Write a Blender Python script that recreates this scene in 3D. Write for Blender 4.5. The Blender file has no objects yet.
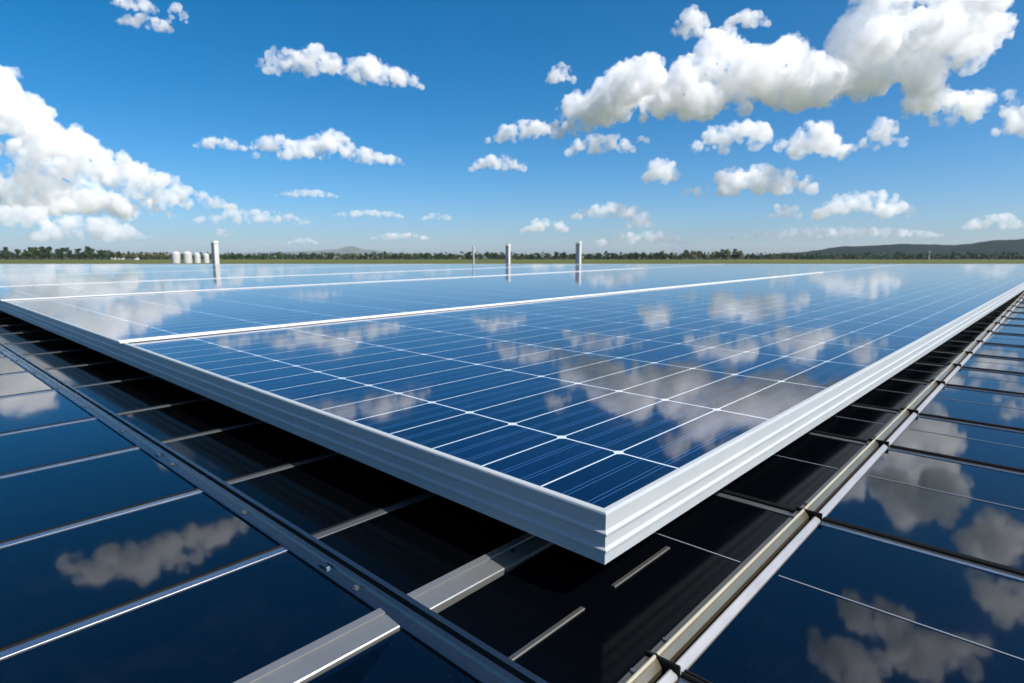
import bpy, bmesh, math, random
from mathutils import Vector, Matrix, noise
R_ = math.radians
scene = bpy.context.scene
COL = scene.collection

# ------------------------------------------------------------------ camera
S = 0.5                                   # the camera floats half a metre above the raised panels
F_PX, CX, CY = 615.0, 512.0, 341.5
TILT = R_(1.164)                          # the whole array climbs gently away from the camera
PITCH = R_(8.918) - TILT
CAM = Vector((0, 0, 1.3))
cam_d = bpy.data.cameras.new('camera'); cam = bpy.data.objects.new('camera', cam_d); COL.objects.link(cam)
cam_d.sensor_width = 36.0; cam_d.lens = F_PX / 1024 * 36.0
cam_d.clip_start = 0.02; cam_d.clip_end = 60000
cam.location = CAM; cam.rotation_euler = (R_(90) - PITCH, 0, 0)
cam_d.dof.use_dof = True; cam_d.dof.focus_distance = 1.25; cam_d.dof.aperture_fstop = 7.0
scene.camera = cam

# ------------------------------------------------------------------ sky and sun
SUN_AZ, SUN_EL = R_(121), R_(47.0)         # azimuth clockwise from the view direction (+Y)
w = bpy.data.worlds.new('World'); scene.world = w; w.use_nodes = True
nt = w.node_tree; nt.nodes.clear()
sky = nt.nodes.new('ShaderNodeTexSky'); sky.sky_type = 'NISHITA'; sky.sun_disc = False
sky.sun_elevation = SUN_EL; sky.sun_rotation = SUN_AZ
sky.altitude = 0; sky.air_density = 0.6; sky.dust_density = 1.5; sky.ozone_density = 3.0
bg = nt.nodes.new('ShaderNodeBackground'); bg.inputs['Strength'].default_value = 0.118
wo = nt.nodes.new('ShaderNodeOutputWorld')
hs = nt.nodes.new('ShaderNodeHueSaturation'); hs.inputs['Saturation'].default_value = 1.45; hs.inputs['Hue'].default_value = 0.491
nt.links.new(sky.outputs[0], hs.inputs['Color']); nt.links.new(hs.outputs[0], bg.inputs[0]); nt.links.new(bg.outputs[0], wo.inputs[0])
sd = bpy.data.lights.new('sun', 'SUN'); sd.energy = 5.0; sd.angle = R_(0.5); sd.color = (1, 0.95, 0.90)
sun = bpy.data.objects.new('sun', sd); COL.objects.link(sun)
sdir = Vector((math.sin(SUN_AZ) * math.cos(SUN_EL), math.cos(SUN_AZ) * math.cos(SUN_EL), math.sin(SUN_EL)))
sun.rotation_euler = sdir.to_track_quat('Z', 'Y').to_euler()
vs = scene.view_settings
scene.display_settings.display_device = 'sRGB'
vs.view_transform = 'Standard'; vs.look = 'None'; vs.gamma = 1; vs.use_curve_mapping = False
vs.exposure = 0.45
cy = scene.cycles
cy.max_bounces = 26; cy.volume_bounces = 24; cy.glossy_bounces = 6; cy.diffuse_bounces = 3
cy.transparent_max_bounces = 128
cy.use_denoising = True

# ------------------------------------------------------------------ materials
def mat(name, base=(.5, .5, .5), rough=.5, metal=0., ior=1.5, coat=0., spec=.5):
    m = bpy.data.materials.new(name); m.use_nodes = True
    b = m.node_tree.nodes['Principled BSDF']
    b.inputs['Base Color'].default_value = (*base, 1); b.inputs['Roughness'].default_value = rough
    b.inputs['Metallic'].default_value = metal; b.inputs['IOR'].default_value = ior
    b.inputs['Coat Weight'].default_value = coat; b.inputs['Specular IOR Level'].default_value = spec
    return m
class G:
    """small helper for shader graphs"""
    def __init__(s, m): s.t = m.node_tree; s.b = s.t.nodes.get('Principled BSDF')
    def n(s, kind, **kw):
        o = s.t.nodes.new(kind)
        for k, v in kw.items(): setattr(o, k, v)
        return o
    def l(s, a, b): s.t.links.new(a, b)
    def put(s, sock, v):
        if isinstance(v, bpy.types.NodeSocket): s.l(v, sock)
        else: sock.default_value = v
    def m(s, op, a, b=0., c=0.):
        o = s.n('ShaderNodeMath', operation=op)
        s.put(o.inputs[0], a); s.put(o.inputs[1], b); s.put(o.inputs[2], c)
        return o.outputs[0]
    def mix(s, f, a, b):
        o = s.n('ShaderNodeMix', data_type='RGBA')
        s.put(o.inputs[0], f)
        for i, v in ((6, a), (7, b)): s.put(o.inputs[i], v if isinstance(v, bpy.types.NodeSocket) else (*v, 1))
        return o.outputs[2]
    def noise(s, vec, scale, detail=4, rough=.5, dist=0.):
        o = s.n('ShaderNodeTexNoise'); o.inputs['Scale'].default_value = scale
        o.inputs['Detail'].default_value = detail; o.inputs['Roughness'].default_value = rough
        o.inputs['Distortion'].default_value = dist
        if vec is not None: s.l(vec, o.inputs['Vector'])
        return o.outputs[0]
    def ramp(s, f, lo, hi):
        o = s.n('ShaderNodeMapRange'); o.inputs[1].default_value = lo; o.inputs[2].default_value = hi
        s.put(o.inputs[0], f); return o.outputs[0]
    def obj(s): return s.n('ShaderNodeTexCoord').outputs['Object']
    def sep(s, v):
        o = s.n('ShaderNodeSeparateXYZ'); s.l(v, o.inputs[0]); return o.outputs
    def bump(s, h, strength, dist):
        o = s.n('ShaderNodeBump'); o.inputs['Strength'].default_value = strength; o.inputs['Distance'].default_value = dist
        s.put(o.inputs['Height'], h); return o.outputs[0]

def cell_material():
    m = mat('solar_cells', (.002, .01, .06), .025, 0, 1.75)
    m.node_tree.nodes['Principled BSDF'].inputs['Sheen Weight'].default_value = .30; m.node_tree.nodes['Principled BSDF'].inputs['Sheen Roughness'].default_value = .14
    g = G(m); co = g.obj(); x, y, z = g.sep(co)
    pu, pv = 1.09 * S, 0.3565 * S
    def dist(c, pitch, off):                              # distance to the nearest line of a repeat, metres
        t = g.m('FRACT', g.m('ADD', g.m('DIVIDE', g.m('SUBTRACT', c, off), pitch), .5))
        return g.m('MULTIPLY', g.m('ABSOLUTE', g.m('SUBTRACT', t, .5)), pitch)
    du = dist(x, pu, .63 * S); dv = dist(y, pv, 0)
    lu = g.m('LESS_THAN', du, .0058 * S); lv = g.m('LESS_THAN', dv, .0046 * S)
    dia = g.m('LESS_THAN', g.m('ADD', du, dv), .034 * S)
    grid = g.m('MAXIMUM', g.m('MAXIMUM', lu, lv), dia)
    bus = None
    for fr in (.27, .335, .62, .685):
        d = g.m('LESS_THAN', dist(y, pv, fr * pv), .0017 * S)
        bus = d if bus is None else g.m('MAXIMUM', bus, d)
    # fine fingers across the cell, only felt as a slight shimmer
    # tone differs a little from cell to cell
    ci = g.n('ShaderNodeCombineXYZ')
    g.l(g.m('FLOOR', g.m('DIVIDE', g.m('SUBTRACT', x, .63 * S), pu)), ci.inputs[0]); g.l(g.m('FLOOR', g.m('DIVIDE', y, pv)), ci.inputs[1])
    wn = g.n('ShaderNodeTexWhiteNoise'); g.l(ci.outputs[0], wn.inputs[0])
    oi = g.n('ShaderNodeObjectInfo')
    cellc = g.mix(wn.outputs[0], (.0002, .0022, .015), (.0010, .0068, .034))
    gr = g.noise(co, 60 / S, 3)
    cellc = g.mix(g.m('MULTIPLY', gr, .35), cellc, (.001, .007, .036))
    c = g.mix(g.m('MULTIPLY', bus, .75), cellc, (.05, .14, .34))
    c = g.mix(grid, c, (.55, .63, .70))
    du_ = g.ramp(g.noise(co, 3.5 / S, 6, .62, .6), .48, .85)   # thin dust film
    c = g.mix(g.m('MULTIPLY', du_, .012), c, (.42, .40, .36))
    g.l(c, g.b.inputs['Base Color'])
    g.l(g.m('ADD', .045, g.m('MULTIPLY', du_, .06)), g.b.inputs['Roughness'])
    wv = g.noise(co, .9 / S, 2, .4)
    g.l(g.bump(wv, .12, .004), g.b.inputs['Normal'])
    return m
M = {}
M['cells'] = cell_material()

def metal(name, base, rough, scale=(2, 160, 160), metalness=.85, bump=.15, var=.16):
    m = mat(name, base, rough, metalness)
    g = G(m); co = g.obj()
    mp = g.n('ShaderNodeMapping'); mp.inputs['Scale'].default_value = scale; g.l(co, mp.inputs[0])
    br = g.noise(mp.outputs[0], 1.0, 5, .6)
    sp = g.noise(co, 9, 5, .65)
    lo = tuple(v * (1 - var) for v in base); hi = tuple(min(1, v * (1 + var)) for v in base)
    g.l(g.mix(g.m('ADD', g.m('MULTIPLY', br, .5), g.m('MULTIPLY', sp, .5)), lo, hi), g.b.inputs['Base Color'])
    g.l(g.m('ADD', rough * .75, g.m('MULTIPLY', sp, rough * .5)), g.b.inputs['Roughness'])
    g.l(g.bump(br, bump, .0006), g.b.inputs['Normal'])
    return m
M['frame'] = metal('anodised_aluminium', (.37, .40, .41), .40, (3, 3, 220), .0)
M['rail'] = metal('brushed_rail', (.30, .31, .30), .34, (2, 240, 240), .7)
M['bronze'] = metal('champagne_rail', (.34, .29, .20), .32, (2, 240, 240), .9)
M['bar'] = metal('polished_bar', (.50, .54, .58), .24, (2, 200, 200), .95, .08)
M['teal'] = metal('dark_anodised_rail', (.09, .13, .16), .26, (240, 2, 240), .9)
M['dull'] = metal('shade_dark_bar', (.13, .14, .14), .42, (2, 200, 200), .6)  # darker bar tone: the shade under the array is put into the colour
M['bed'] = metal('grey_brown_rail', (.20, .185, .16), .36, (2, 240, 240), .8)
M['pale'] = metal('pale_gold_lip', (.66, .60, .44), .34, (2, 240, 240), .6)
M['tube'] = metal('silver_flange', (.42, .42, .42), .40, (2, 200, 200), .55, .05)
M['gasket'] = mat('black_gasket', (.004, .0045, .005), .8, spec=.2)
M['back'] = mat('black_backsheet', (.006, .007, .009), .5)
M['white'] = metal('white_flashing', (.80, .82, .83), .5, (2, 40, 40), 0., .05, .05)

def dark_glass(name='dark_glass', ro=.035, sp_=.5, dust=1., c0=(.0006, .0022, .007)):
    m = mat(name, (.001, .003, .010), .012, 0, 1.5, 0, sp_)
    g = G(m); co = g.obj()
    d = g.ramp(g.noise(co, 4.0, 6, .66, .5), .5, .9)
    sp = g.ramp(g.noise(co, 190., 2, .5), .70, .78)
    f = g.m('MULTIPLY', g.m('ADD', g.m('MULTIPLY', d, .012), g.m('MULTIPLY', sp, .05)), dust)
    g.l(g.mix(f, c0, (.45, .43, .40)), g.b.inputs['Base Color'])
    g.l(g.m('ADD', ro, g.m('MULTIPLY', d, .035)), g.b.inputs['Roughness'])
    g.l(g.bump(g.noise(co, 1.3, 2, .4), .10, .004), g.b.inputs['Normal'])
    return m
M['dark_glass'] = dark_glass()
M['shade_glass'] = dark_glass('black_shaded_glass', .13, .05, .12, (.0008, .0012, .002))  # panes beside the rail: dark reflection of the panel put into the colour
M['matt_glass'] = dark_glass('shade_black_glass', .07, .06, .10, (.0008, .0011, .0016))  # panes under the array: shade and dark reflection put into the colour
M['line'] = mat('pale_line', (.24, .27, .30), .4)

def field_material():
    m = mat('field', (.1, .13, .03), .9, spec=.1); g = G(m); co = g.obj()
    a = g.noise(co, .012, 6, .6); b = g.noise(co, .3, 6, .7)
    c = g.mix(g.ramp(a, .35, .65), (.055, .075, .018), (.15, .14, .04))
    g.l(g.mix(g.m('MULTIPLY', b, .6), c, (.05, .075, .016)), g.b.inputs['Base Color'])
    return m
M['field'] = field_material()
def leaf(name, c1, c2, sc):
    m = mat(name, c1, .8, spec=.15); g = G(m); co = g.obj()
    oi = g.n('ShaderNodeObjectInfo')
    f = g.m('ADD', g.m('MULTIPLY', g.noise(co, sc, 4, .7), .75), g.m('MULTIPLY', oi.outputs['Random'], .3))
    g.l(g.mix(f, c1, c2), g.b.inputs['Base Color']); return m
M['leaf_dark'] = leaf('dark_foliage', (.010, .024, .008), (.035, .065, .018), .9)
M['leaf_mid'] = leaf('green_foliage', (.02, .042, .012), (.06, .095, .026), .9)
M['leaf_dry'] = leaf('dry_foliage', (.06, .07, .02), (.16, .14, .05), .9)
M['wood_hill'] = leaf('wooded_slope', (.003, .011, .009), (.010, .026, .015), .03)
M['bark'] = mat('bark', (.06, .045, .03), .9)
M['mount'] = leaf('far_wood', (.02, .035, .03), (.04, .06, .045), .01)
def plaster(name, c, sc=3.):
    m = mat(name, c, .75, spec=.2); g = G(m); co = g.obj()
    g.l(g.mix(g.noise(co, sc, 6, .7), tuple(v * .78 for v in c), c), g.b.inputs['Base Color']); return m
M['post'] = plaster('white_painted_post', (.60, .59, .56), 8.)
M['tank'] = plaster('white_tank_paint', (.52, .52, .51), 1.2)
M['roof'] = plaster('red_roof_tiles', (.17, .07, .05), 2.)
M['window'] = mat('window_glass', (.02, .025, .03), .05)
M['mast'] = plaster('galvanised_mast', (.45, .46, .46), 4.)

# ------------------------------------------------------------------ helpers
def obj(name, me, m, parent=None):
    if isinstance(me, bmesh.types.BMesh):
        bm = me; bmesh.ops.recalc_face_normals(bm, faces=bm.faces)
        me = bpy.data.meshes.new(name); bm.to_mesh(me); bm.free()
    o = bpy.data.objects.new(name, me); COL.objects.link(o)
    if m: me.materials.append(m)
    if parent: o.parent = parent
    return o
def tag(o, label, cat, group=None, kind=None):
    if label: o['label'] = label
    if cat: o['category'] = cat
    if group: o['group'] = group
    if kind: o['kind'] = kind
    return o
def thing(name, label, cat, mw=None, group=None):
    o = bpy.data.objects.new(name, None); COL.objects.link(o); o.empty_display_size = .2
    if mw is not None: o.matrix_world = mw
    return tag(o, label, cat, group)
def box(bm, x0, x1, y0, y1, z0, z1):
    r = bmesh.ops.create_cube(bm, size=1)
    bmesh.ops.scale(bm, vec=(x1 - x0, y1 - y0, z1 - z0), verts=r['verts'])
    bmesh.ops.translate(bm, vec=((x0 + x1) / 2, (y0 + y1) / 2, (z0 + z1) / 2), verts=r['verts'])
    return r['verts']
def bevel(bm, w_, seg=2):
    bmesh.ops.bevel(bm, geom=list(bm.edges), offset=w_, segments=seg, affect='EDGES', profile=.6, clamp_overlap=True)
def sweep_x(bm, prof, x0, x1):
    """closed profile of (y, z) swept along x, capped"""
    a = [bm.verts.new((x0, y, z)) for y, z in prof]; b = [bm.verts.new((x1, y, z)) for y, z in prof]
    n = len(prof)
    for i in range(n): bm.faces.new((a[i], a[(i + 1) % n], b[(i + 1) % n], b[i]))
    bm.faces.new(a); bm.faces.new(b[::-1])
def sweep_y(bm, prof, y0, y1):
    a = [bm.verts.new((x, y0, z)) for x, z in prof]; b = [bm.verts.new((x, y1, z)) for x, z in prof]
    n = len(prof)
    for i in range(n): bm.faces.new((a[i], b[i], b[(i + 1) % n], a[(i + 1) % n]))
    bm.faces.new(a[::-1]); bm.faces.new(b)

# plane frame: u runs away to the right, v away to the left, w up from the panels
D1 = Vector((0.68230366, 0.73106888, 0)); RZ = math.atan2(D1.y, D1.x)
ROT = Matrix.Rotation(TILT, 4, 'X') @ Matrix.Rotation(RZ, 4, 'Z')
C0 = Matrix.Rotation(TILT, 3, 'X') @ Vector((0.35503786, 2.19436506, -1.0)) * S + CAM
BASE = Matrix.Translation(C0) @ ROT
def at(u, v, w_=0.): return BASE @ Matrix.Translation((u * S, v * S, w_ * S))
D2 = Vector((-D1.y, D1.x, 0))
YF = 33.2                                  # the far edge of the raised array stands square to the view
def uend(v, yf=YF): return (yf - 2.19436506 - v * D2.y) / D1.y
def px_ray(x, y):
    a, b = (x - CX) / F_PX, (CY - y) / F_PX
    fw = Vector((0, math.cos(PITCH), -math.sin(PITCH))); up = Vector((0, math.sin(PITCH), math.cos(PITCH)))
    return (Vector((a, 0, 0)) + b * up + fw)
def ground_at(x, dist):                    # a spot on the ground `dist` metres out, under picture column x
    d = px_ray(x, 257); return Vector((d.x / d.y * dist, dist, 0))

# ------------------------------------------------------------------ the land
bm = bmesh.new(); r = bmesh.ops.create_circle(bm, cap_ends=True, segments=96, radius=30000)
tag(obj('field', bm, M['field']), None, None, kind='structure')

def ridge(name, m, dist, depth, prof, nx, ny, rough, seed):
    """a terrain body: prof = [(column, top row)], read as a skyline at `dist`"""
    bm = bmesh.new(); rows = []
    xs = [prof[0][0] + (prof[-1][0] - prof[0][0]) * i / nx for i in range(nx + 1)]
    def top(x):
        for (a, ya), (b, yb) in zip(prof, prof[1:]):
            if a <= x <= b:
                t = (x - a) / (b - a); t = t * t * (3 - 2 * t); return ya + (yb - ya) * t
        return prof[-1][1]
    for j in range(ny + 1):
        t = j / ny; prof_t = math.sin(math.pi * t) ** .8
        row = []
        for x in xs:
            h = CAM.z + (257.5 - top(x)) / F_PX * dist
            p = ground_at(x, dist + depth * (t - .5))
            n = noise.fractal(Vector((p.x, p.y, seed)) * (3.0 / depth), 1.0, 2.0, 6) * rough
            z = max(h, 0) * prof_t * (1 + n) - 1.0
            nn = noise.noise(Vector((p.x, p.y, seed)) * .11) * 2.2 + noise.noise(Vector((p.x, p.y, seed)) * .27) * 1.3
            row.append(bm.verts.new((p.x, p.y, z + (nn * rough * 8 if z > 0 else 0))))
        rows.append(row)
    for a, b in zip(rows, rows[1:]):
        for i in range(nx): bm.faces.new((a[i], a[i + 1], b[i + 1], b[i]))
    o = obj(name, bm, m)
    for p in o.data.polygons: p.use_smooth = True
    return tag(o, None, None, kind='structure')
ridge('wooded_hill', M['wood_hill'], 760, 460, [(730, 258), (790, 252), (850, 245.5), (905, 243.5), (950, 244.5), (1000, 240), (1060, 237), (1180, 234), (1300, 238), (1500, 258)], 420, 40, .05, 3)
ridge('distant_mountain', M['mount'], 5900, 1000, [(40, 259), (90, 254), (150, 252), (215, 254), (260, 252.5), (310, 251), (335, 249.5), (352, 246), (366, 249.5), (400, 253), (450, 256), (520, 259)], 200, 24, .06, 8)

# ------------------------------------------------------------------ trees along the far side of the field
def leaf_mesh(name, blobs, n, size, rnd):
    bm = bmesh.new()
    for _ in range(n):
        c, r3 = blobs[rnd.randrange(len(blobs))]
        d = Vector((rnd.gauss(0, 1), rnd.gauss(0, 1), rnd.gauss(0, 1))).normalized() * (rnd.random() ** .45)
        p = c + Vector((d.x * r3.x, d.y * r3.y, d.z * r3.z))
        s = size * rnd.uniform(.6, 1.3)
        t = Vector((rnd.gauss(0, 1), rnd.gauss(0, 1), rnd.gauss(0, 1))).normalized(); b = t.orthogonal().normalized()
        b = Matrix.Rotation(rnd.uniform(0, 6.3), 3, t) @ b; a = t.cross(b)
        vs_ = [bm.verts.new(p + a * s * q[0] + b * s * q[1]) for q in ((-1, -.3), (-.2, -.8), (.9, -.4), (.8, .5), (0, .9), (-.8, .5))]
        bm.faces.new(vs_)
    return bm
def tree_proto(h, spread, n, leafm, rnd, trunk_h=.25):
    root = thing('tree', None, None)
    bm = bmesh.new()
    bmesh.ops.create_cone(bm, cap_ends=True, segments=7, radius1=h * .035, radius2=h * .012, depth=h * .7, matrix=Matrix.Translation((0, 0, h * .35)))
    for k in range(5):
        a = rnd.uniform(0, 6.3); q = Vector((math.cos(a), math.sin(a), 1.1)).normalized()
        mtx = Matrix.Translation(Vector((0, 0, h * (.28 + .07 * k))) + q * h * .13) @ q.to_track_quat('Z', 'Y').to_matrix().to_4x4()
        bmesh.ops.create_cone(bm, cap_ends=True, segments=5, radius1=h * .014, radius2=h * .005, depth=h * .28, matrix=mtx)
    obj('trunk', bm, M['bark'], root)
    blobs = []
    for k in range(11):
        t = rnd.random(); z = h * (trunk_h + .12 + (.78 - trunk_h) * t); rr = spread * (.35 + .65 * math.sin(math.pi * min(1, .25 + t * .72)))
        a = rnd.uniform(0, 6.3); q = rr * rnd.uniform(.2, .7)
        s = rr * rnd.uniform(.35, .55)
        blobs.append((Vector((math.cos(a) * q, math.sin(a) * q, z)), Vector((s, s, s * .75))))
    obj('crown', leaf_mesh('crown', blobs, n, h * .055, rnd), leafm, root)
    return root
rnd = random.Random(5)
KIND = {
 'd': ('leaf_dark', 'dense dark green tree in the line beyond the field', 'dark trees along the horizon'),
 'm': ('leaf_mid', 'mid green rounded tree in the line beyond the field', 'green trees along the horizon'),
 'y': ('leaf_dry', 'yellowish low tree in the line beyond the field', 'yellowish trees along the horizon')}
protos = {k: [tree_proto(6.0, 2.2 + .5 * q, 420, M[KIND[k][0]], rnd, .12) for q in range(3)] for k in KIND}
used = set()
def copy_tree(root):
    r = root.copy(); COL.objects.link(r)
    for ch in root.children:
        c = ch.copy(); COL.objects.link(c); c.parent = r
    return r
def place_tree(x, top, dist, k):
    q = rnd.randrange(3); p = protos[k][q]
    if (k, q) in used: p = copy_tree(p)
    else: used.add((k, q))
    pos = ground_at(x, dist); hgt = CAM.z + (257.5 - top) / F_PX * dist
    s = hgt / 5.0
    p.location = pos; p.scale = (s * rnd.uniform(.9, 1.35),) * 2 + (s,); p.rotation_euler = (0, 0, rnd.uniform(0, 6.3))
    tag(p, KIND[k][1], 'tree', KIND[k][2])
# (column from, column to, top row, spread of the top rows, kinds, step)
for x0, x1, top, var, kinds, step in (
    (-60, 20, 250.5, 2., 'ddm', 8), (20, 70, 250.5, 1.5, 'ddm', 7), (70, 112, 251.5, 1.8, 'dm', 7), (112, 172, 253.5, 1., 'mdy', 8),
    (208, 300, 254.2, 1.2, 'mdm', 8), (300, 420, 254.5, .8, 'dmy', 8), (420, 500, 254, 1.6, 'dmy', 8), (500, 600, 254.2, 1., 'dym', 8),
    (600, 680, 254, 1.5, 'dmm', 8), (684, 760, 253, 2., 'dmy', 8), (760, 860, 256, .6, 'my', 12)):
    x = x0
    while x < x1:
        place_tree(x + rnd.uniform(-2, 2), top - .8 + rnd.uniform(-var, var), rnd.uniform(330, 480), rnd.choice(kinds)); x += step * rnd.uniform(.7, 1.3)
for x, t in ((30, 248.5), (62, 249.5), (90, 248.2), (494, 252), (631, 253), (722, 250.5), (735, 250), (650, 253.5)):
    place_tree(x, t, 360, 'd')
bl = []
rr = random.Random(9)
bm = bmesh.new()
blobs = [(ground_at(-120 + 1250 * i / 260, rr.uniform(470, 560)) + Vector((0, 0, 1.5)), Vector((4.5, 4, rr.uniform(2.8, 4.8)))) for i in range(261)]
tag(obj('hedgerow', leaf_mesh('hedgerow', blobs, 14000, .9, rr), M['leaf_dark']), 'continuous low band of dark scrub closing the far side of the field', 'scrub', kind='stuff')

# ------------------------------------------------------------------ white tanks, house, mast, posts
def tank(x, top, wpx, dist, label):
    p = ground_at(x, dist); h = CAM.z + (257.5 - top) / F_PX * dist; r_ = wpx / 2 / F_PX * dist
    t = thing('storage_tank', label, 'tank', Matrix.Translation(p), 'white tanks beyond the panels')
    bm = bmesh.new(); bmesh.ops.create_cone(bm, cap_ends=True, segments=32, radius1=r_, radius2=r_, depth=h * .78, matrix=Matrix.Translation((0, 0, h * .39)))
    for k in (.2, .5): bmesh.ops.create_cone(bm, cap_ends=True, segments=32, radius1=r_ * 1.02, radius2=r_ * 1.02, depth=h * .02, matrix=Matrix.Translation((0, 0, h * k)))
    obj('shell', bm, M['tank'], t)
    bm = bmesh.new(); bmesh.ops.create_uvsphere(bm, u_segments=32, v_segments=16, radius=1)
    bmesh.ops.delete(bm, geom=[v for v in bm.verts if v.co.z < -.01], context='VERTS')
    bmesh.ops.scale(bm, vec=(r_ * .995, r_ * .995, h * .2), verts=bm.verts); bmesh.ops.translate(bm, vec=(0, 0, h * .782), verts=bm.verts)
    o = obj('dome', bm, M['tank'], t)
    for f in o.data.polygons: f.use_smooth = True
    bm = bmesh.new(); bmesh.ops.create_cone(bm, cap_ends=True, segments=12, radius1=r_ * .16, radius2=r_ * .16, depth=h * .05, matrix=Matrix.Translation((0, 0, h * .99)))
    obj('vent', bm, M['mast'], t)
tank(176, 251, 8, 150, 'leftmost white domed storage tank at the field edge, left of the tall post')
tank(187.5, 251, 8, 150, 'second white domed storage tank from the left, nearly as tall as the first')
tank(197, 252.3, 6, 155, 'third white storage tank from the left, smaller and lower')
tank(206, 253, 5.5, 158, 'smallest white storage tank, right next to the white post on the left')
def house(x, dist, w_, d_, h, rh, wall, label, rz=0.):
    t = thing('house', label, 'house', Matrix.Translation(ground_at(x, dist)) @ Matrix.Rotation(rz, 4, 'Z'))
    bm = bmesh.new(); box(bm, -w_ / 2, w_ / 2, -d_ / 2, d_ / 2, 0, h); obj('wall', bm, wall, t)
    bm = bmesh.new(); sweep_x(bm, [(-d_ / 2 - .4, h - .15), (0, h + rh), (d_ / 2 + .4, h - .15), (0, h + rh - .3)][:3], -w_ / 2 - .4, w_ / 2 + .4)
    ro = obj('roof', bm, M['roof'], t)
    bm = bmesh.new(); box(bm, w_ * .2, w_ * .2 + .7, -.35, .35, h + rh * .5, h + rh + .7); obj('chimney', bm, wall, ro)
    for k in (-.28, .28):
        bm = bmesh.new(); box(bm, w_ * k - .5, w_ * k + .5, -d_ / 2 - .03, -d_ / 2 + .02, h * .35, h * .75); obj('window', bm, M['window'], t)
    bm = bmesh.new(); box(bm, -.45, .45, -d_ / 2 - .04, -d_ / 2 + .02, 0, 2.0); obj('door', bm, M['bark'], t)
house(118, 440, 7, 5, 2.4, 1.5, M['tank'], 'low red roofed house among the trees on the left', .3)
house(134, 400, 4, 4, 2.6, 1.2, M['tank'], 'small white walled hut right of the red roofed house', -.2)

def post(x, top, wpx, dist, label, cat='post'):
    p = ground_at(x, dist); h = CAM.z + (257.5 - top) / F_PX * dist; r_ = wpx / 2 / F_PX * dist
    t = thing('white_post', label, cat, Matrix.Translation(p) @ Matrix.Rotation(R_(60), 4, 'Z'), 'posts behind the far panel edge')
    bm = bmesh.new(); box(bm, -r_ * .8, r_ * .8, -r_ * .8, r_ * .8, -.3, h * .965); bevel(bm, r_ * .12); obj('shaft', bm, M['post'], t)
    bm = bmesh.new(); vv = box(bm, -r_ * .95, r_ * .95, -r_ * .95, r_ * .95, h * .9652, h)
    for v in vv:
        if v.co.z > h * .99: v.co.x *= .7; v.co.y *= .7
    obj('cap', bm, M['post'], t)
    bm = bmesh.new(); box(bm, -r_ * 1.2, r_ * 1.2, -r_ * 1.2, r_ * 1.2, -.1, h * .05); obj('base_plate', bm, M['mast'], t)
post(578.5, 241.5, 5.5, 17.6, 'rightmost and tallest white post standing behind the far panel edge')
post(508, 244, 4.6, 17.8, 'white post at the middle of the far panel edge, right of a slim pole')
post(215.5, 241, 6, 17.6, 'white post at the far panel edge on the left, beside white tanks')
post(473.5, 246, 1.6, 18.5, 'slim grey pole left of the middle white post', 'pole')
t = thing('mast', 'slim pale mast in front of the wooded hill', 'mast', Matrix.Translation(ground_at(929, 420)))
bm = bmesh.new(); bmesh.ops.create_cone(bm, cap_ends=True, segments=8, radius1=.35, radius2=.16, depth=6.2, matrix=Matrix.Translation((0, 0, 3.1))); obj('pole', bm, M['mast'], t)
bm = bmesh.new(); box(bm, -.9, .9, -.08, .08, 5.5, 5.62); obj('crossarm', bm, M['mast'], t)

# ------------------------------------------------------------------ the raised solar panels
T = 0.213
VS = [0, 6.02, 13.12, 18.1, 24.6, 31.2, 38.0, 45.0]
def panel_frame(bm, poly):
    """frame profile swept round the outline with mitred corners; outward offset d, height w"""
    prof = [(-.034, -.016), (-.034, -.003), (-.030, .0), (-.010, .0), (-.003, -.003), (0, -.010),
            (0, -.071), (.010, -.080), (.011, -.087), (.001, -.092), (0, -.100), (0, -.139), (.010, -.148), (.011, -.155), (.001, -.160), (0, -.166),
            (0, -.210), (-.004, -T), (-.060, -T), (-.060, -.205), (-.012, -.205), (-.012, -.016)]
    n = len(poly); rings = []
    for i in range(n):
        a, b, c = Vector(poly[i - 1]), Vector(poly[i]), Vector(poly[(i + 1) % n])
        e1 = (b - a).normalized(); e2 = (c - b).normalized()
        n1 = Vector((e1.y, -e1.x)); n2 = Vector((e2.y, -e2.x)); mt = (n1 + n2) / (1 + n1.dot(n2))
        rings.append([bm.verts.new(((b.x + mt.x * d) * S, (b.y + mt.y * d) * S, z * S)) for d, z in prof])
    k = len(prof)
    for i in range(n):
        A, B = rings[i], rings[(i + 1) % n]
        for j in range(k): bm.faces.new((A[j], B[j], B[(j + 1) % k], A[(j + 1) % k]))
LBL = ['nearest raised solar panel, its silver frame corner pointing at the camera', 'second raised solar panel, behind the first white joint strip',
       'third raised solar panel from the front, behind the second white joint strip', 'fourth raised solar panel from the front, far left',
       'fifth raised solar panel from the front, a thin sliver far left', 'sixth raised solar panel from the front, almost edge on',
       'farthest raised solar panel along the horizon on the left']
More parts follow.
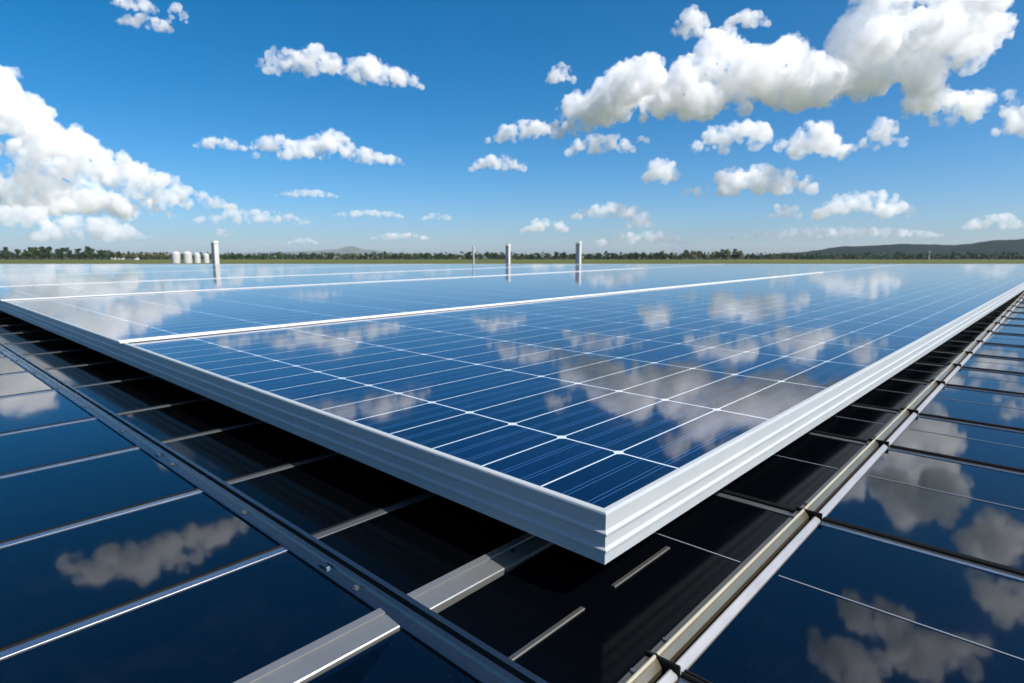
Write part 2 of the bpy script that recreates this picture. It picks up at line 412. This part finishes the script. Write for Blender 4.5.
for i in range(7):
    v0, v1 = VS[i] + (.004 if i else 0), VS[i + 1] - .004
    dv = v1 - v0; ue0, ue1 = uend(v0), uend(v1)
    poly = [(0, 0), (ue0, 0), (ue1, dv), (0, dv)]
    if ue1 < .3: poly = [(0, 0), (ue0, 0), (0, min(dv, (YF - 2.19436506) / D2.y - v0))]
    t = thing('solar_panel', LBL[i], 'solar panel', at(0, v0), 'large raised solar panels')
    bm = bmesh.new(); panel_frame(bm, poly); fr = obj('frame', bm, M['frame'], t)
    ins = .033
    def inset(pl, q):
        out = []
        for j in range(len(pl)):
            a, b, c = Vector(pl[j - 1]), Vector(pl[j]), Vector(pl[(j + 1) % len(pl)])
            e1 = (b - a).normalized(); e2 = (c - b).normalized()
            n1 = Vector((e1.y, -e1.x)); n2 = Vector((e2.y, -e2.x)); mt = (n1 + n2) / (1 + n1.dot(n2)); out.append(b - mt * q)
        return out
    pl = inset(poly, ins)
    bm = bmesh.new(); lo = [bm.verts.new((p.x * S, p.y * S, -.018 * S)) for p in pl]; hi = [bm.verts.new((p.x * S, p.y * S, -.006 * S)) for p in pl]
    bm.faces.new(hi); bm.faces.new(lo[::-1])
    for j in range(len(pl)): bm.faces.new((lo[j], lo[(j + 1) % len(pl)], hi[(j + 1) % len(pl)], hi[j]))
    obj('cell_sheet', bm, M['cells'], t)
    bm = bmesh.new(); pl = inset(poly, .013)
    lo = [bm.verts.new((p.x * S, p.y * S, -.03 * S)) for p in pl]; hi = [bm.verts.new((p.x * S, p.y * S, -.020 * S)) for p in pl]
    bm.faces.new(hi); bm.faces.new(lo[::-1])
    for j in range(len(pl)): bm.faces.new((lo[j], lo[(j + 1) % len(pl)], hi[(j + 1) % len(pl)], hi[j]))
    obj('back_sheet', bm, M['back'], t)
    # rails and feet carrying the panel
    if i < 4:
        L = min(ue0, ue1) - 1.0
        for vv in (.26, .78, dv * .5, dv - .6):
            bm = bmesh.new(); box(bm, .45 * S, L * S, (vv - .022) * S, (vv + .022) * S, -(T + .055) * S, -(T - .012) * S); bevel(bm, .004 * S, 1)
            obj('mounting_rail', bm, M['rail'], t)
        for vv in (dv * .5, dv - .6):
            for uu in range(2, int(L), 4):
                bm = bmesh.new(); box(bm, (uu - .04) * S, (uu + .04) * S, (vv - .03) * S, (vv + .03) * S, -.372 * S, -(T + .054) * S); obj('mounting_foot', bm, M['rail'], t)
for i, (wd, ht) in enumerate(((.24, .065), (.24, .04), (.18, .02))):
    v = VS[i + 1]; L = min(uend(v) - .2, 23 - i)
    bm = bmesh.new()
    sweep_x(bm, [(-wd / 2 * S, .001 * S), (-wd / 2 * S, ht * .7 * S), (-wd * .36 * S, ht * S), (wd * .36 * S, ht * S), (wd / 2 * S, ht * .7 * S), (wd / 2 * S, .001 * S)], 0, L * S)
    for q in bm.verts:
        if q.co.x < .001: q.co.z *= .3; q.co.y *= .45
        elif q.co.x > L * S - .01: q.co.z *= .12; q.co.y *= .2
    o = obj('joint_strip', bm, M['white']); o.matrix_world = at(-.033, v, .0015)
    tag(o, ['first white joint strip, crossing the picture behind the nearest solar panel', 'second white joint strip, behind the second solar panel', 'third white joint strip, thin and near the far edge',
            'fourth white joint strip, a faint line far left', 'fifth white joint strip, barely visible far left', 'sixth white joint strip, barely visible at the far left end'][i], 'joint strip', 'white strips between the raised panels')

# ------------------------------------------------------------------ the lower array of dark glass
HL = -.38                                  # glass level below the raised panels
UD0, UD1 = -.625, -.505                    # the rail that runs away to the left
YL = 33.0
def slab(u0, u1, v0, v1, name='solar_panel', mtx=None, yf=YL, label=None, group=None, gl='dark_glass'):
    """one glass pane with a dark body, lying at the lower level; clipped to the far edge"""
    t = thing(name, label, 'solar panel', (mtx or BASE) @ Matrix.Translation((u0 * S, v0 * S, HL * S)), group)
    bm = bmesh.new(); box(bm, .004 * S, (u1 - u0 - .004) * S, .004 * S, (v1 - v0 - .004) * S, -.012 * S, 0)
    obj('glass', bm, M[gl], t)
    bm = bmesh.new(); box(bm, .02 * S, (u1 - u0 - .02) * S, .02 * S, (v1 - v0 - .02) * S, -.05 * S, -.0125 * S)
    obj('back_sheet', bm, M['back'], t)
    return t
ORD = ['nearest', 'second', 'third', 'fourth', 'fifth', 'sixth', 'seventh', 'eighth', 'ninth', 'tenth', 'eleventh', 'twelfth', 'thirteenth', 'fourteenth', 'fifteenth', 'sixteenth', 'seventeenth', 'eighteenth', 'nineteenth', 'twentieth']
def nth(i): return ORD[i] if i < len(ORD) else 'very distant'
VB = [.523, 1.35, 2.34, 3.44, 4.51, 5.93, 7.2, 8.5, 9.8, 11.1, 12.4, 13.7, 15.0, 16.3, 17.6]
# thin bars of the left half run along u at every VB; the wide one is VB[0]
def bar_profile(v_dir=1):
    return [(-.030, -.02), (-.030, .006), (-.026, .010), (.004, .014), (.010, .010), (.010, -.02)]
vl = [-1.6] + VB
for i in range(len(vl) - 1):
    a, b = vl[i], vl[i + 1]
    lo = a + (.066 if i == 1 else .03); hi = b - (.066 if i == 0 else .03)
    slab(-4.6, UD0, lo, hi, label=f'{nth(i)} dark glass panel left of the dark rail, counted from the camera', group='dark glass panels left of the dark rail')
    if i >= 1:
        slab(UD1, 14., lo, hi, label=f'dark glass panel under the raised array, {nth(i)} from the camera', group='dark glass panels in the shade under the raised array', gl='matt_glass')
def gasket_bar(mtx, x0, x1, label, group, mname='bar', flip=1, gw=1.):
    t = thing('glazing_bar', label, 'bar', mtx, group)
    f = flip
    bm = bmesh.new(); sweep_x(bm, [(y * f * S, z * S) for y, z in [(-.046, -.03), (-.046, .0035), (-.045, .0045), (-.001, .0055), (.000, .0045), (.000, -.03)]], x0 * S, x1 * S)
    obj('trim', bm, M[mname], t)
    bm = bmesh.new(); sweep_x(bm, [(y * gw * f * S, z * (gw if z > 0 else 1) * S) for y, z in [(.0005, -.03), (.0005, .016), (.004, .020), (.012, .020), (.014, .010), (.020, .010), (.022, .018), (.030, .018), (.034, .012), (.034, -.03)]], x0 * S, x1 * S)
    obj('gasket', bm, M['gasket'], t)
    return t
for i, v in enumerate(VB[1:]):
    gasket_bar(at(0, v, HL), -4.6, UD0 - .001, f'{nth(i)} thin glazing bar left of the dark rail, counted from the camera', 'glazing bars left of the dark rail', gw=.5)
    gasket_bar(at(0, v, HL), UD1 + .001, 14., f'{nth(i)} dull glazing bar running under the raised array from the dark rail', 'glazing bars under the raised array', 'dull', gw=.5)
# the wide channel bar
def wide(x0, x1, label):
    t = thing('channel_rail', label, 'rail', at(0, VB[0], HL), 'wide channel rail crossing the dark rail')
    bm = bmesh.new(); sweep_x(bm, [(y * S, z * S) for y, z in [(-.064, -.03), (-.064, .008), (-.060, .012), (.018, .020), (.020, .012), (.024, .012), (.026, .026), (.058, .030), (.064, .024), (.064, -.03)]], x0 * S, x1 * S)
    obj('channel', bm, M['rail'], t)
    for x in ((x0 + .9, x1 - .7) if x1 < 0 else (x0 + .55,)):
        bm = bmesh.new(); bmesh.ops.create_cone(bm, cap_ends=True, segments=10, radius1=.009 * S, radius2=.009 * S, depth=.012 * S, matrix=Matrix.Translation((x * S, -.0 * S, .020 * S))); obj('screw', bm, M['gasket'], t)
wide(-4.6, UD0 - .001, 'wide grey channel rail at the bottom, the half left of the dark rail')
wide(UD1 + .001, 12., 'wide grey channel rail at the bottom, the half running under the raised corner')
# the dark rail along v
t = thing('dark_rail', 'long dark teal rail running from the bottom edge away to the left', 'rail', at(0, 0, HL))
prof = [(UD0, -.05), (UD0, .010), (UD0 + .006, .016), (UD0 + .040, .022), (UD0 + .046, .034), (UD0 + .066, .036), (UD0 + .070, .006), (UD0 + .084, .006), (UD0 + .088, .040), (UD1 - .008, .040), (UD1, .032), (UD1, -.05)]
bm = bmesh.new(); sweep_y(bm, [(x * S, z * S) for x, z in prof], -1.6 * S, 17.6 * S); obj('profile', bm, M['teal'], t)
for v in (1.02, 3.1):
    bm = bmesh.new(); box(bm, (UD0 + .012) * S, (UD0 + .034) * S, (v - .03) * S, (v + .03) * S, .0165 * S, .030 * S); bevel(bm, .003 * S, 1); obj('clip', bm, M['teal'], t)

for k in range(10):
    v = -.25 + k * 1.03; bm = bmesh.new()
    bmesh.ops.create_cone(bm, cap_ends=True, segments=6, radius1=.010 * S, radius2=.0095 * S, depth=.010 * S, matrix=Matrix.Translation(((UD0 + .022) * S, v * S, .0235 * S)))
    bmesh.ops.create_cone(bm, cap_ends=True, segments=16, radius1=.014 * S, radius2=.014 * S, depth=.003 * S, matrix=Matrix.Translation(((UD0 + .022) * S, v * S, .0200 * S)))
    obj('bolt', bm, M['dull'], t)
for a_, b_, lab in ((-.50, -.075, 'short strip standing in for a reflected streak on the black glass below the panel corner, the nearer of two'), (.13, .58, 'short strip standing in for a reflected streak on the black glass beside the panel corner, the farther of two')):
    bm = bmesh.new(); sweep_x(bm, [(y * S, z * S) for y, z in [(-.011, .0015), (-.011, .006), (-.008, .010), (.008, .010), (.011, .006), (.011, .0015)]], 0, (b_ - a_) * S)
    o = obj('reflection_strip', bm, M['bed']); o.matrix_world = at(a_, .045, HL); tag(o, lab, 'reflection strip', 'short strips below the panel corner')  # strips added as geometry for bright reflected streaks in the glass

# right half: its own grid, one degree off the left one, hung on the golden rail
LRM = at(0, -.345) @ Matrix.Rotation(R_(1.03), 4, 'Z')     # u along the golden rail, v = 0 at its centre line
EW = .062
UB = [-1.7, -.17, 1.36, 2.9, 4.0, 5.45, 6.65, 7.75, 9.0, 10.4, 11.8, 13.1, 14.5, 15.9, 17.3, 18.7, 20.1, 21.5, 22.9, 24.3]
for i in range(len(UB) - 1):
    a, b = UB[i] + .03, UB[i + 1] - .03
    t = slab(a, b, -5.2, -EW, mtx=LRM, label=f'{nth(i)} dark glass panel right of the golden rail, counted from the camera', group='dark glass panels right of the golden rail')
    bm = bmesh.new(); mid = (b - a) * .56; box(bm, (mid - .0026) * S, (mid + .0026) * S, .02 * S, (5.2 - EW - .02) * S, .0005 * S, .003 * S); obj('cell_line', bm, M['line'], t)
    # rail piece between two joints: flat, bright lip, tan slope, dark groove, round bright tube
    r = thing('golden_rail', f'{nth(i)} length of golden metal rail on the right, counted from the camera', 'rail', LRM @ Matrix.Translation((0, 0, HL * S)), 'lengths of golden rail on the right')
    x0, x1 = (UB[i] + .006) * S, (UB[i + 1] - .006) * S
    bm = bmesh.new(); sweep_x(bm, [(y * S, z * S) for y, z in [(.062, -.04), (.062, .020), (.058, .025), (.0305, .027), (.0305, -.04)]], x0, x1)
    obj('flat_bed', bm, M['bed'], r)
    bm = bmesh.new(); sweep_x(bm, [(y * S, z * S) for y, z in [(.0300, -.04), (.0300, .040), (.0270, .044), (.0215, .044), (.0190, .040), (.0190, -.04)]], x0, x1); obj('lip', bm, M['pale'], r)
    bm = bmesh.new(); sweep_x(bm, [(y * S, z * S) for y, z in [(.0187, -.04), (.0187, .034), (.014, .034), (-.004, .012), (-.0045, -.04)]], x0, x1); obj('sloped_bed', bm, M['bronze'], r)
    bm = bmesh.new(); box(bm, x0, x1, -.0255 * S, -.0048 * S, -.04 * S, -.010 * S); obj('groove', bm, M['gasket'], r)
    bm = bmesh.new(); sweep_x(bm, [(y * S, z * S) for y, z in [(-.0262, -.04), (-.0262, .012), (-.030, .020), (-.036, .022), (-.055, .012), (-.060, .004), (-.060, -.04)]], x0, x1)
    obj('flange', bm, M['tube'], r)
    for xb in (x0 + .10 * S, x1 - .10 * S):
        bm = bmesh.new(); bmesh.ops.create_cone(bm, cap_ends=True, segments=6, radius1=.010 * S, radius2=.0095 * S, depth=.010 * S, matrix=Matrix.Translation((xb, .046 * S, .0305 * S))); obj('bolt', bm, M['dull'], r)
    bm = bmesh.new(); box(bm, x0 - .0115 * S, x0 - .0005 * S, -.064 * S, .064 * S, -.04 * S, .0425 * S); bevel(bm, .003 * S, 1); obj('joint_plate', bm, M['gasket'], r)
    if i == 0: continue
    a = a if i > 1 else UB[0]
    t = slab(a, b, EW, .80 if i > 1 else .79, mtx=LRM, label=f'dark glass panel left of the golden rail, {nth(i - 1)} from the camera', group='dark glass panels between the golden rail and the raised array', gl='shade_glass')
    mid += (UB[i] + .03 - a); bm = bmesh.new(); box(bm, (mid - .0026) * S, (mid + .0026) * S, .02 * S, (.77 - EW) * S, .0005 * S, .003 * S); obj('cell_line', bm, M['line'], t)
for i, u in enumerate(UB):
    mtx = LRM @ Matrix.Translation((u * S, 0, HL * S)) @ Matrix.Rotation(R_(-90), 4, 'Z')
    gasket_bar(mtx, EW + .005, 5.2, f'{nth(i)} black and silver glazing bar right of the golden rail, counted from the camera', 'glazing bars right of the golden rail', 'bar', 1)
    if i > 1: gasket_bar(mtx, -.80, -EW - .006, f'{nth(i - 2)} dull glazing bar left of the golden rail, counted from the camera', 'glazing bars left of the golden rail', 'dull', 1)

# ------------------------------------------------------------------ the air between here and the mountain
bm = bmesh.new(); box(bm, -6500, 6500, -300, 6500, -1, 135)
hz = obj('haze', bm, None); tag(hz, None, None, kind='stuff')
hm = bpy.data.materials.new('haze_air'); hm.use_nodes = True; t_ = hm.node_tree; t_.nodes.clear()
o_ = t_.nodes.new('ShaderNodeOutputMaterial'); v_ = t_.nodes.new('ShaderNodeVolumePrincipled')
v_.inputs['Color'].default_value = (.80, .90, 1, 1); v_.inputs['Density'].default_value = .00008; v_.inputs['Anisotropy'].default_value = 0.
t_.links.new(v_.outputs[0], o_.inputs['Volume']); hz.data.materials.append(hm)

# ------------------------------------------------------------------ clouds: real bodies of scattering droplets, five kilometres out
CR = 5000.0; PXM = CR / F_PX
def cloud_mat(name, dens, unit, lo, hi):
    """droplets thinned out by billowing noise, so that edges tear and thin out"""
    m = bpy.data.materials.new(name); m.use_nodes = True; t = m.node_tree; t.nodes.clear(); g = G(m)
    o = t.nodes.new('ShaderNodeOutputMaterial'); v = t.nodes.new('ShaderNodeVolumeScatter')
    v.inputs['Color'].default_value = (.975, .980, .988, 1); v.inputs['Anisotropy'].default_value = .0
    geo = g.n('ShaderNodeNewGeometry').outputs['Position']
    n = g.noise(geo, 1 / (11 * unit), 4, .66)
    g.l(g.m('MULTIPLY', g.ramp(n, lo, hi), dens / unit), v.inputs['Density'])
    t.links.new(v.outputs[0], o.inputs['Volume']); m.cycles.volume_step_rate = STEP; return m
STEP = .12
for q_ in (2600., 6900., 11500.):
    M['cloud', q_] = cloud_mat('cloud_droplets', .24, q_ / F_PX, .40, .66); M['thin', q_] = cloud_mat('thin_cloud_droplets', .22, q_ / F_PX, .36, .66)
tx = {}
for nm, sc in (('big', 16), ('mid', 7), ('fine', 3.)):
    q = bpy.data.textures.new('billow_' + nm, 'CLOUDS'); q.noise_scale = sc; q.noise_depth = 3; q.noise_basis = 'ORIGINAL_PERLIN'; q.noise_type = 'HARD_NOISE'; tx[nm] = q
def cloud(lobes, label, seed, thin=False, flat=.3, kind=None, name='cloud'):
    CR = 2600. if kind else (11500. if seed in (1, 2) else 6900.)
    PXM = CR / F_PX
    """lobes: (x, y, w, h) in picture units, turned into a body with real depth out at CR"""
    rnd = random.Random(seed)
    cx = sum(l[0] * l[2] for l in lobes) / sum(l[2] for l in lobes); cyy = sum(l[1] * l[2] for l in lobes) / sum(l[2] for l in lobes)
    d = px_ray(cx, cyy); ln = d.length; away = d.normalized(); pos = CAM + away * CR
    right = Vector((away.y, -away.x, 0)).normalized(); up = right.cross(away)
    big = max(l[3] for l in lobes)
    bm = bmesh.new()
    for (x, y, w_, h) in lobes:
        rb = min(h * .34, w_ * .24); n = max(6, int(6.5 * w_ / rb))
        for k in range(n):
            t = rnd.uniform(-.5, .5); env = max(.12, (1 - (2 * t) ** 2)) ** .5
            r_ = rb * (.28 + .72 * rnd.random() ** 1.7) * (.45 + .55 * env)
            zlo = -h / 2 + r_ * .7; zhi = -h / 2 + h * env - r_; z = zlo + max(0, zhi - zlo) * rnd.random() ** .8
            dep = rnd.uniform(-.5, .5) * min(w_, h * 1.6) * .7
            xx = (t * (w_ - 1.6 * r_))
            off = Vector(((x - cx) / ln + xx / ln, dep, -(y - cyy) / ln + z / ln))
            base = (-(y - cyy) - h / 2) / ln
            rr_ = bmesh.ops.create_icosphere(bm, subdivisions=2, radius=r_ / ln)
            for v in rr_['verts']:
                v.co += off
                if v.co.z < base: v.co.z = base + (v.co.z - base) * flat
    me = bpy.data.meshes.new(name); bm.to_mesh(me); bm.free()
    o = bpy.data.objects.new(name, me); COL.objects.link(o); me.materials.append(M['thin' if thin else 'cloud', CR])
    k = PXM * ln
    rot = Matrix((right, away, up)).transposed().to_4x4()
    o.matrix_world = Matrix.Translation(pos) @ rot @ Matrix.Scale(PXM * ln, 4)
    rm = o.modifiers.new('merge', 'REMESH'); rm.mode = 'VOXEL'; rm.voxel_size = max(.45, min(1.1, big / 30)) / ln; rm.use_smooth_shade = True
    for nm, st in (('big', min(10, big * .2)), ('mid', min(6.0, big * .17)), ('fine', min(3.2, big * .09))):
        dm = o.modifiers.new(nm, 'DISPLACE'); dm.texture = tx[nm]; dm.texture_coords = 'LOCAL'; dm.strength = st / ln; dm.mid_level = .25
    if kind: tag(o, label, 'cloud' if label else None, None, kind)
    else: tag(o, label, 'cloud', 'white clouds in the sky')
    return o
CL = [
 ([(695, 76, 200, 64), (650, 92, 130, 40), (765, 76, 170, 66), (632, 72, 66, 46), (720, 52, 60, 40), (600, 90, 60, 30), (852, 62, 130, 84), (890, 42, 90, 66), (848, 18, 60, 46), (548, 108, 100, 22), (600, 100, 70, 24), (920, 114, 70, 28), (966, 96, 34, 56), (890, 106, 50, 30)],
  'huge grey bottomed cumulus filling the upper right sky', 1, 0),
 ([(14, 122, 96, 70), (-45, 130, 120, 90), (50, 150, 120, 42), (88, 167, 120, 32), (128, 184, 115, 20), (20, 184, 170, 40), (70, 194, 140, 18)], 'big cumulus with a grey base at the left edge', 2, 0),
 ([(343, 66, 140, 24), (300, 62, 60, 22), (385, 72, 60, 18), (320, 58, 40, 20), (368, 62, 40, 18)], 'long white cloud high left of the middle', 3, 0),
 ([(325, 150, 128, 20), (285, 145, 54, 16), (328, 140, 50, 22), (374, 155, 46, 12)], 'long white cloud below the high left one', 4, 0),
 ([(220, 142, 44, 12)], 'small wispy cloud left of the two long ones', 5, 1),
 ([(498, 162, 58, 19)], 'small white cloud in the middle of the sky', 6, 0),
 ([(601, 143, 70, 22)], 'flat white cloud just under the left tail of the huge cumulus', 7, 0),
 ([(561, 73, 30, 19)], 'small round cloud above the left tail of the huge cumulus', 8, 0),
 ([(664, 169, 42, 28)], 'small plump cloud right of the middle', 9, 0),
 ([(742, 133, 85, 31), (806, 141, 54, 34)], 'twin lobed white cloud under the huge cumulus', 10, 0),
 ([(762, 180, 90, 30), (735, 178, 50, 26), (700, 188, 30, 10)], 'rounded white cloud with a grey base below the twin lobed one', 11, 0),
 ([(863, 203, 82, 26)], 'grey bottomed cloud low on the right', 12, 0),
 ([(785, 210, 30, 17)], 'small cloud left of the low grey bottomed one', 13, 0),
 ([(880, 134, 34, 30), (855, 144, 26, 8)], 'small plump cloud under the right tail of the huge cumulus', 14, 0),
 ([(977, 46, 25, 17)], 'tiny round cloud right of the huge cumulus', 15, 0),
 ([(1022, 118, 34, 28)], 'cloud cut by the right edge of the picture', 16, 0),
 ([(692, 21, 36, 26)], 'small cloud on top of the huge cumulus, left one', 17, 0),
 ([(746, 19, 44, 16)], 'thin cloud on top of the huge cumulus, right one', 18, 1),
 ([(135, 0, 34, 16)], 'white scrap of cloud cut by the top edge on the left', 19, 0),
 ([(178, 13, 18, 19)], 'thin round scrap of cloud high on the left', 20, 1),
 ([(146, 21, 44, 12)], 'thin faint streak of cloud under the top scraps on the left', 21, 1),
 ([(255, 216, 105, 15)], 'long low thin cloud above the left post', 22, 1),
 ([(368, 213, 70, 9)], 'flat thin cloud low left of the middle', 23, 1),
 ([(308, 193, 58, 8)], 'small flat streak above the low thin clouds', 24, 1),
 ([(437, 216, 32, 8)], 'tiny flat cloud low near the middle', 25, 1),
 ([(20, 216, 80, 20)], 'low pinkish cloud at the left edge under the big cumulus', 26, 1),
 ([(90, 228, 85, 24)], 'low pinkish cloud beside the left edge one', 27, 1),
 ([(545, 224, 50, 18)], 'low thin cloud above the middle posts', 28, 1),
 ([(612, 210, 80, 18), (640, 220, 30, 16)], 'low broken thin cloud right of the middle', 29, 1),
 ([(640, 238, 100, 16)], 'faint cloud bank just above the far trees', 30, 1),
 ([(995, 220, 44, 14)], 'faint low cloud near the right edge', 31, 1),
 ([(830, 232, 170, 12)], 'faint long cloud bank above the wooded hill', 32, 1),
 ([(400, 236, 60, 8)], 'faint tiny cloud above the far trees left of the middle', 33, 1),
 ([(643, 139, 14, 8)], 'tiny scrap beside the flat cloud', 34, 1),
 ([(544, 128, 14, 10)], 'tiny scrap under the left tail of the huge cumulus', 35, 0),
 ([(232, 233, 18, 9), (300, 240, 30, 7)], 'tiny faint scraps low above the left post', 36, 1),
]
for lobes, label, seed, thin in CL: cloud(lobes, label, seed, bool(thin))
# clouds above the frame, seen only mirrored in the glass: one mass
for k, lobes in enumerate(([(95, -120, 130, 40), (150, -112, 60, 26)], [(985, -60, 90, 60), (1040, -75, 80, 50)], [(955, -215, 60, 36)], [(1010, -265, 80, 50), (960, -300, 70, 60)],
                           [(1180, 70, 120, 50)], [(-160, 90, 120, 60)], [(730, -330, 30, 20)], [(1200, 190, 120, 22)], [(-150, 215, 120, 18)], [(1120, -190, 60, 40)])):
    cloud(lobes, None, 60 + k, kind='structure', name='overhead_cloud')
